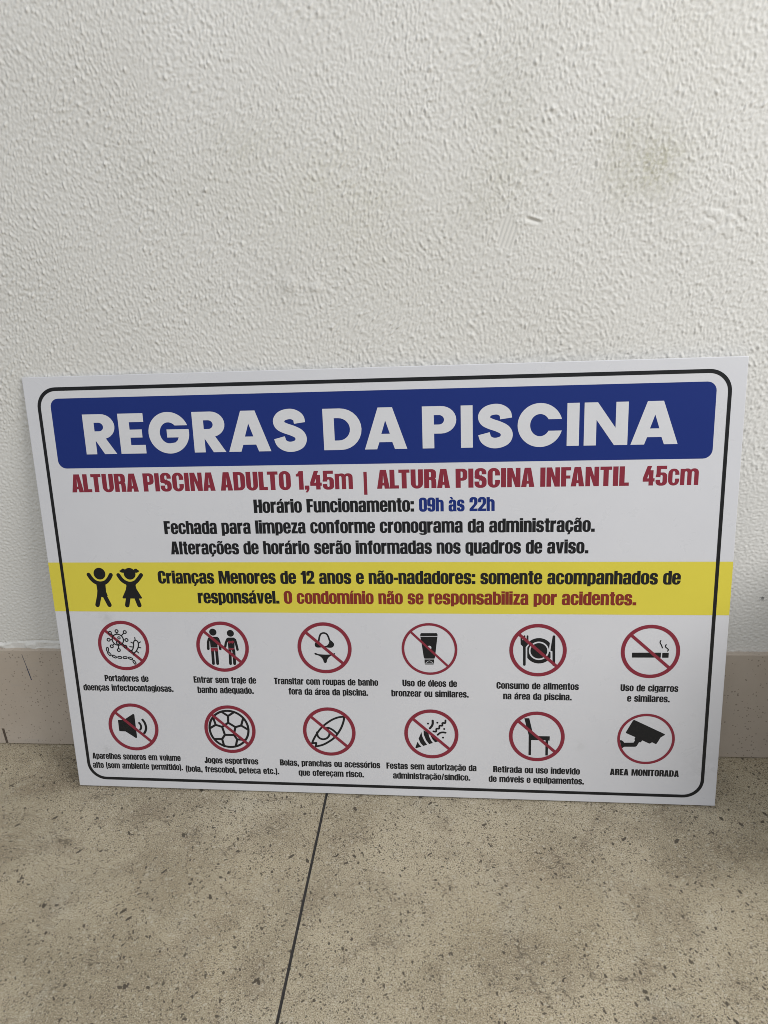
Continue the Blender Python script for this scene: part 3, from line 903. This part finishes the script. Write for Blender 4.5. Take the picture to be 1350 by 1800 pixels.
ICONS = {"virus":{"c":[94.1,222.6],"b":[["Q",-7.25,8.88,9.0,7.38],["S",[[-16.05,17.09],[-12.92,15.05]],1.51],["S",[[-7.34,19.25],[-7.39,17.18]],1.51],["S",[[1.96,18.17],[-0.71,15.52]],1.51],["S",[[-18.1,8.76],[-16.06,8.78]],1.52],["S",[[1.18,8.77],[3.19,8.65]],1.51],["S",[[0.88,0.65],[-1.24,2.71]],1.52],["S",[[-7.6,-3.97],[-7.33,-0.14]],1.52],["S",[[-15.35,0.8],[-13.08,2.78]],1.52],["Q",-17.5,19.01,2.84,1.35],["Q",-7.52,21.66,2.84,1.35],["Q",4.25,20.4,2.83,1.35],["Q",-20.68,8.73,2.85,1.36],["Q",5.41,8.61,2.84,1.35],["Q",2.53,-1.41,2.84,1.35],["Q",-7.65,-6.62,2.85,1.36],["Q",-17.28,-1.1,2.86,1.36],["O",-11.33,10.36,0.81],["Q",-5.23,11.67,2.37,1.01],["Q",-7.44,4.58,3.12,1.63],["Z",[[18.28,8.13],[20.85,7.13],[22.0,3.68],[21.49,-0.83],[19.46,-5.02],[17.03,-8.53],[13.74,-10.67],[11.53,-9.3],[11.62,-6.86],[13.54,-3.71],[14.7,0.47],[15.18,4.64],[16.52,7.42]],1.64],["S",[[17.75,12.27],[18.02,8.82]],1.51],["S",[[11.44,5.5],[14.11,4.07]],1.51],["S",[[9.09,-1.33],[13.09,-1.77]],1.51],["S",[[6.92,-8.32],[10.81,-6.87]],1.52],["S",[[25.23,6.0],[22.31,4.03]],1.51],["S",[[24.76,-2.87],[21.33,-2.22]],1.51],["S",[[20.84,-10.57],[18.42,-8.17]],1.52],["S",[[13.34,-14.16],[14.0,-11.36]],1.52],["S",[[-23.92,-4.18],[-24.31,-7.33]],4.16],["s",[[-23.92,-4.18],[-24.31,-7.33]],1.18],["S",[[-23.29,-11.16],[-21.13,-14.07]],4.17],["s",[[-23.29,-11.16],[-21.13,-14.07]],1.18],["S",[[-17.05,-15.77],[-13.84,-17.34]],4.17],["s",[[-17.05,-15.77],[-13.84,-17.34]],1.18],["S",[[-9.12,-17.62],[-6.08,-17.79]],4.17],["s",[[-9.12,-17.62],[-6.08,-17.79]],1.18],["S",[[-1.33,-17.86],[1.73,-17.82]],4.16],["s",[[-1.33,-17.86],[1.73,-17.82]],1.18],["S",[[6.42,-18.31],[9.65,-19.67]],4.16],["s",[[6.42,-18.31],[9.65,-19.67]],1.18],["S",[[12.41,-23.27],[13.84,-26.2]],4.16],["s",[[12.41,-23.27],[13.84,-26.2]],1.18]],"s":[[-23.72,21.71],[23.34,-21.22],4.12]},"bathers":{"c":[236.3,222.6],"b":[["O",-11.85,21.44,5.11],["O",12.72,19.93,4.96],["S",[[-17.86,11.64],[-19.71,6.49],[-20.46,-3.12]],3.9],["S",[[-5.5,11.78],[-3.92,6.67],[-3.48,-3.25]],3.62],["P",[[-17.51,13.35],[-15.43,14.53],[-6.24,14.63],[-4.1,12.81],[-6.76,8.69],[-6.98,-1.23],[-17.0,-1.36],[-17.15,8.57]]],["p",[[-17.81,7.88],[-17.08,7.89],[-17.06,-2.05],[-18.58,-2.07]]],["p",[[-6.8,5.27],[-5.95,5.28],[-5.16,-2.93],[-7.0,-2.95]]],["S",[[-14.76,-7.17],[-15.05,-25.14]],4.06],["S",[[-8.95,-7.1],[-9.09,-25.05]],4.19],["P",[[-16.76,-3.07],[-6.74,-2.95],[-6.84,-7.07],[-16.87,-7.2]]],["p",[[-11.81,-3.7],[-11.41,-3.69],[-11.99,-27.18],[-13.25,-27.2]]],["S",[[7.65,10.9],[5.08,5.41],[4.0,0.48]],3.35],["S",[[18.57,10.34],[19.91,2.86],[20.86,-3.97]],3.48],["P",[[6.65,12.25],[8.73,13.64],[17.22,13.73],[19.34,11.71],[17.48,8.97],[17.3,2.83],[16.8,-1.62],[8.08,-1.73],[7.93,2.71],[8.13,8.18]]],["S",[[10.0,-6.16],[9.27,-24.92]],4.04],["S",[[15.44,-6.09],[15.14,-24.83]],4.17],["P",[[8.07,-1.87],[16.79,-1.76],[17.36,-6.75],[7.97,-6.88]]],["p",[[12.15,-4.76],[12.94,-4.75],[12.01,-26.81],[11.09,-26.83]]]],"r":[["P",[[-16.91,-1.84],[-7.02,-1.72],[-6.81,-6.73],[-11.1,-6.78],[-11.7,-4.73],[-12.42,-6.8],[-16.84,-6.86]]],["P",[[8.59,8.19],[10.3,9.02],[12.52,8.23],[14.89,9.28],[17.12,8.62],[16.96,6.58],[14.52,4.84],[12.65,5.84],[9.94,4.79],[8.42,6.14]]],["P",[[8.2,-1.87],[16.59,-1.76],[15.25,-3.7],[13.38,-4.88],[10.77,-4.78],[9.08,-3.77]]]],"s":[[-24.17,21.59],[24.08,-22.34],4.02]},"bikini":{"c":[378.5,222.6],"b":[["C",[[-7.48,9.64],[-6.19,15.7],[-4.04,20.08],[0.04,21.66],[3.89,20.16],[5.92,16.5],[7.52,10.82]],2.36],["M",[[-8.4,10.3],[-12.06,7.57],[-13.17,4.86],[-12.38,1.83],[-9.91,0.51],[-5.44,0.57],[0.98,1.32],[0.41,2.66],[-2.74,3.3],[-5.14,5.96],[-6.56,8.98]]],["M",[[7.89,11.83],[10.94,9.52],[13.31,6.18],[12.84,3.15],[10.49,0.76],[6.02,0.37],[0.34,1.31],[1.05,2.67],[3.65,3.71],[6.02,6.43],[7.15,9.81]]],["M",[[-14.37,-8.35],[-12.9,-7.31],[-9.16,-8.96],[-3.44,-9.56],[2.94,-9.68],[8.7,-9.19],[12.93,-7.51],[14.1,-8.17],[13.14,-9.54],[8.6,-11.09],[4.95,-13.85],[2.85,-17.28],[1.69,-21.04],[-0.28,-22.09],[-2.0,-20.76],[-2.91,-17.36],[-4.96,-13.99],[-8.65,-11.33],[-13.06,-10.03]]]],"s":[[-23.3,21.35],[23.09,-20.86],4.06]},"lotion":{"c":[520.4,222.6],"b":[["P",[[-11.87,18.53],[-11.55,21.5],[-10.41,22.7],[9.88,22.91],[11.09,21.74],[11.15,18.78]]],["P",[[-11.76,17.67],[11.01,17.92],[9.58,7.2],[7.25,-11.45],[6.4,-13.6],[-6.62,-13.79],[-7.81,-11.67],[-10.06,6.3]]],["o",-0.08,2.11,2.78],["P",[[-6.83,-14.87],[5.95,-14.68],[5.83,-20.85],[4.99,-22.07],[-5.88,-22.24],[-6.78,-21.04]]],["p",[[-7.69,-19.91],[6.59,-19.7],[6.58,-20.5],[-7.71,-20.72]]],["n",[[-4.89,-19.67],[-2.67,-17.49],[-0.48,-16.92],[1.68,-17.42],[4.12,-19.53]],0.71]],"s":[[-23.64,23.95],[22.93,-23.27],3.07]},"meal":{"c":[662.7,222.6],"b":[["O",1.26,-0.66,17.97],["o",1.26,-0.66,13.0],["O",1.26,-0.66,10.9],["p",[[-27.4,23.02],[-10.53,23.2],[-10.4,8.88],[-13.77,3.6],[-13.54,-24.08],[-27.15,-24.29]]],["p",[[18.81,23.5],[15.43,11.79],[14.21,1.34],[14.43,-1.27],[16.24,-2.56],[16.99,-23.6],[28.25,-23.42],[27.4,23.59]]],["S",[[-21.51,19.83],[-21.47,13.32]],2.25],["S",[[-17.5,19.88],[-17.45,13.36]],2.12],["S",[[-13.61,19.79],[-13.56,13.41]],2.37],["P",[[-22.55,14.28],[-12.37,14.4],[-12.44,8.85],[-15.29,5.22],[-16.17,3.57],[-18.88,3.54],[-19.79,5.49],[-22.4,8.41]]],["S",[[-17.56,4.87],[-17.37,-20.49]],3.39],["P",[[18.74,20.27],[20.32,21.58],[22.01,20.3],[22.5,-19.88],[21.04,-22.02],[19.23,-21.25],[18.73,-1.22],[16.09,-0.07],[17.25,9.21]]]],"s":[[-23.92,20.98],[23.92,-22.3],4.25]},"cigarette":{"c":[805.6,222.6],"b":[["P",[[-22.89,-1.75],[13.53,-1.26],[13.29,-8.24],[-22.79,-8.62]]],["P",[[14.99,-1.5],[23.08,-1.39],[23.02,-8.23],[15.03,-8.34]]],["C",[[12.33,15.42],[11.6,12.66],[13.32,9.15],[14.84,5.32]],1.46],["C",[[19.23,9.87],[18.45,6.97],[20.75,4.75],[22.29,2.85],[21.52,0.91]],1.46]],"s":[[-23.66,20.84],[23.68,-21.57],4.15]},"speaker":{"c":[94.1,97.4],"b":[["P",[[-22.02,10.28],[-21.27,10.74],[-13.26,10.93],[1.01,20.31],[2.76,20.57],[3.47,18.92],[3.53,-15.89],[2.75,-17.24],[1.81,-17.56],[-12.65,-7.32],[-21.34,-7.11],[-22.24,-5.88]]],["B",[[8.33,7.73],[10.89,4.14],[11.43,-0.24],[9.17,-4.84]],3.01],["B",[[14.11,12.98],[17.46,7.23],[18.71,-0.05],[17.22,-5.95],[14.45,-10.29]],3.43]],"s":[[-24.43,23.0],[21.93,-19.67],3.87]},"football":{"c":[236.3,97.4],"b":[["Q",-1.38,0.44,29.8,26.56],["S",[[-1.69,10.18],[8.18,3.58],[4.93,-8.82],[-8.05,-8.95],[-11.03,3.45],[-1.69,10.18]],3.22],["S",[[-1.69,10.18],[-1.01,20.62]],3.22],["S",[[-9.36,26.52],[-1.01,20.62],[7.73,26.55]],3.2],["S",[[8.18,3.58],[16.8,6.32]],3.22],["S",[[20.32,16.83],[16.8,6.32],[25.71,0.42]],3.2],["S",[[5.13,-8.81],[9.29,-15.6]],3.23],["S",[[6.36,-26.63],[9.29,-15.6],[20.72,-16.01]],3.25],["S",[[-8.05,-8.95],[-12.68,-15.48]],3.24],["S",[[-23.9,-15.79],[-12.68,-15.48],[-10.6,-26.75]],3.26],["S",[[-11.03,3.45],[-20.22,6.47]],3.23],["S",[[-22.43,15.8],[-20.22,6.47],[-29.19,0.81]],3.22]],"s":[[-24.99,21.13],[21.21,-20.0],4.06]},"surfboard":{"c":[378.5,97.4],"b":[["C",[[21.84,23.39],[13.47,22.06],[4.14,17.81],[-5.36,10.84],[-12.29,3.9],[-17.99,-4.11],[-22.74,-12.5],[-25.27,-18.47]],2.85],["S",[[-25.27,-18.47],[-19.3,-18.02],[-20.28,-23.6]],2.91],["C",[[-20.28,-23.6],[-9.68,-20.41],[-0.17,-14.75],[6.68,-9.18],[11.92,-2.6],[17.25,6.44],[20.99,16.45],[22.09,23.19]],2.91],["C",[[-17.32,-1.59],[-16.52,-7.3],[-13.11,-11.01],[-8.56,-11.96],[-3.52,-9.96],[-0.2,-5.43],[-0.11,-1.14],[-2.43,4.51]],2.89],["C",[[-6.36,4.41],[-1.05,5.75],[5.32,2.57],[10.92,-2.99]],2.88]],"s":[[-24.53,21.37],[22.12,-21.3],4.1]},"party":{"c":[520.4,97.4],"b":[["P",[[-22.31,-20.93],[-19.21,-12.32],[-17.07,-16.16],[-14.14,-19.63],[-21.58,-22.4]]],["P",[[-17.62,-7.53],[-13.42,2.67],[-12.61,-3.29],[-9.9,-10.29],[-6.08,-16.56],[-11.36,-18.48],[-15.09,-13.97]]],["P",[[-10.43,5.57],[-3.91,1.17],[-2.76,-4.44],[-0.33,-10.02],[1.96,-13.49],[-3.18,-15.41],[-7.33,-9.51],[-10.33,-1.12]]],["P",[[-1.43,-1.58],[3.59,-4.97],[8.87,-11.18],[5.03,-12.49],[1.62,-8.2]]],["O",-4.17,15.68,1.4],["O",8.65,17.32,1.39],["O",17.83,8.05,1.39],["O",16.03,-5.05,1.4],["C",[[2.32,20.24],[2.22,15.35],[0.75,11.82],[-1.72,8.6]],3.06],["C",[[3.01,4.16],[6.62,3.91],[7.33,8.13],[10.82,8.57],[11.66,12.79],[15.2,13.09],[15.71,17.08],[19.18,17.03],[19.75,21.01]],2.54],["C",[[8.75,-0.96],[11.97,1.94],[15.79,2.95],[19.58,2.49]],2.68]],"s":[[-24.28,21.4],[22.87,-21.53],4.14]},"chair":{"c":[662.7,97.4],"b":[["P",[[-16.73,26.78],[-10.16,26.94],[-5.79,7.41],[-4.51,3.29],[1.06,0.67],[17.37,0.76],[17.16,-5.62],[15.19,-5.67],[15.15,-28.08],[11.81,-28.18],[11.74,-5.28],[-7.33,-5.47],[-7.42,-28.21],[-10.71,-28.31],[-10.67,1.74],[-12.59,9.31]]]],"s":[[-23.59,20.77],[23.89,-22.36],4.18]},"camera":{"c":[805.6,97.4],"b":[["P",[[-17.69,26.88],[-16.83,27.58],[-15.63,27.47],[23.6,8.06],[24.12,7.26],[23.68,6.43],[18.8,2.9],[14.17,-6.32],[12.7,-6.84],[8.0,-4.51],[5.51,-6.43],[4.31,-6.39],[-4.55,-2.05],[-6.53,-4.98],[-8.63,-4.91],[-11.4,-10.48],[-13.15,-11.7],[-27.59,-12.12],[-30.52,-14.48],[-32.04,-9.35],[-33.67,-2.52],[-31.56,-2.46],[-29.4,-3.91],[-27.81,-6.13],[-15.8,-5.59],[-13.85,-1.97],[-14.93,-0.49],[-13.73,2.49],[-25.64,7.98],[-26.29,9.33]]]]},"boy":{"c":[72.3,308.2],"b":[["O",-0.03,19.75,8.41],["C",[[-15.8,18.32],[-11.91,11.86],[-6.95,7.52],[-0.08,5.8],[7.22,7.55],[12.58,12.69],[15.99,18.04]],5.7],["P",[[-7.42,6.97],[8.33,7.0],[6.57,3.6],[6.27,-6.31],[7.92,-12.03],[-0.27,-14.29],[-7.38,-11.14],[-6.17,-4.76],[-6.47,3.96]]],["S",[[-3.72,-10.32],[-8.6,-25.54]],6.38],["S",[[2.77,-10.3],[8.78,-25.44]],6.21]]},"girl":{"c":[113.9,308.4],"b":[["O",1.36,19.44,8.33],["P",[[-13.04,23.49],[-10.71,24.67],[-8.12,26.78],[-5.83,26.47],[-4.05,25.06],[-5.29,21.15],[-7.68,20.76],[-10.73,21.3]]],["P",[[15.81,23.51],[13.78,24.68],[11.67,26.63],[9.73,26.63],[7.61,25.07],[8.33,21.16],[11.0,20.78],[13.81,21.56]]],["C",[[-14.92,17.62],[-10.81,10.95],[-5.43,6.87],[1.02,5.31],[7.89,7.3],[13.12,12.17],[17.47,17.66]],5.5],["P",[[-5.9,6.24],[9.33,6.28],[7.94,2.34],[8.72,-2.39],[15.24,-15.02],[14.17,-16.22],[-12.09,-16.11],[-12.87,-14.76],[-6.63,-3.23],[-5.19,2.3]]],["S",[[-4.76,-15.91],[-7.36,-25.89]],6.35],["S",[[7.32,-15.85],[10.1,-25.79]],6.18]]}}

def placed(ops, c):
    V, F = fill(ops)
    return [(x + c[0], y + c[1]) for x, y in V], F

for k in ('boy', 'girl'):
    face_obj('child_pictogram', placed(ICONS[k]['b'], ICONS[k]['c']), M_BLACK, 0.22, band)

CAPS = [
    ('virus', [('Portadores de', 60.3, 124.7, 168.3), ('doenças infectocontagiosas.', 26.7, 159.4, 153.6)]),
    ('bathers', [('Entrar sem traje de', 190.5, 279.8, 168.3), ('banho adequado.', 194.7, 275.1, 152.8)]),
    ('bikini', [('Transitar com roupas de banho', 305.2, 449.7, 168.1), ('fora da área da piscina.', 324.7, 435.3, 152.9)]),
    ('lotion', [('Uso de óleos de', 482.9, 556.4, 168.2), ('bronzear ou similares.', 467.4, 571.7, 153.0)]),
    ('meal', [('Consumo de alimentos', 608.9, 716.4, 166.9), ('na área da piscina.', 617.8, 707.6, 151.7)]),
    ('cigarette', [('Uso de cigarros', 770.1, 843.2, 166.5), ('e similares.', 779.1, 833.2, 151.5)]),
    ('speaker', [('Aparelhos sonoros em volume', 26.0, 159.2, 45.0), ('alto (som ambiente permitido).', 25.0, 161.1, 30.1)]),
    ('football', [('Jogos esportivos', 194.6, 273.5, 43.0), ('(bola, frescobol, peteca etc.).', 165.3, 302.8, 28.3)]),
    ('surfboard', [('Bolas, pranchas ou acessórios', 305.1, 448.0, 42.6), ('que ofereçam risco.', 331.1, 424.5, 27.4)]),
    ('party', [('Festas sem autorização da', 456.9, 581.7, 42.3), ('administração/síndico.', 465.7, 572.9, 27.2)]),
    ('chair', [('Retirada ou uso indevido', 604.4, 721.0, 41.6), ('de móveis e equipamentos.', 598.3, 726.8, 26.6)]),
    ('camera', [('AREA MONITORADA', 760.8, 850.6, 42.4)]),
]
PLABEL = {'virus': 'germs', 'bathers': 'two people in swimwear', 'bikini': 'bikini', 'lotion': 'lotion tube', 'meal': 'plate with fork and knife',
          'cigarette': 'smoking cigarette', 'speaker': 'loudspeaker', 'football': 'ball', 'surfboard': 'surfboard', 'party': 'party popper',
          'chair': 'chair', 'camera': 'surveillance camera'}
SL = math.radians(-42.3)
for k, lines in CAPS:
    ic = ICONS[k]
    c = ic['c']
    thin = k in ('lotion', 'camera')
    R_o = 37.1
    ring_ops = [('Q', 0, 0, R_o, R_o - (3.5 if thin else 4.9))]
    if 's' in ic:
        ang = SL if k != 'lotion' else math.radians(-45)
        w = 3.1 if thin else 4.1
        e = R_o - 2.2
        ring_ops.append(('P', [(x * math.cos(ang) - y * math.sin(ang), x * math.sin(ang) + y * math.cos(ang)) for x, y in ((-e, -w / 2), (e, -w / 2), (e, w / 2), (-e, w / 2))]))
    over = k == 'virus'
    ring = face_obj('prohibition_ring' if 's' in ic else 'notice_ring', placed(ring_ops, c), M_RED, 0.16 if over else 0.34, sign)
    ring['label'] = 'red ring round a ' + PLABEL[k] if 's' not in ic else 'red barred ring over ' + PLABEL[k]
    face_obj('pictogram', placed(ic['b'], c), M_BLACK, 0.28 if over else 0.16, ring)
    if 'r' in ic:
        face_obj('swimwear', placed(ic['r'], c), M_RED, 0.25, ring)
    for txt, a, b, y in lines:
        face_obj('caption_lettering', text_mesh(txt, 'c', a, b, y, 9.5, 0, 1.0, 37), M_BLACK, 0.10, sign)
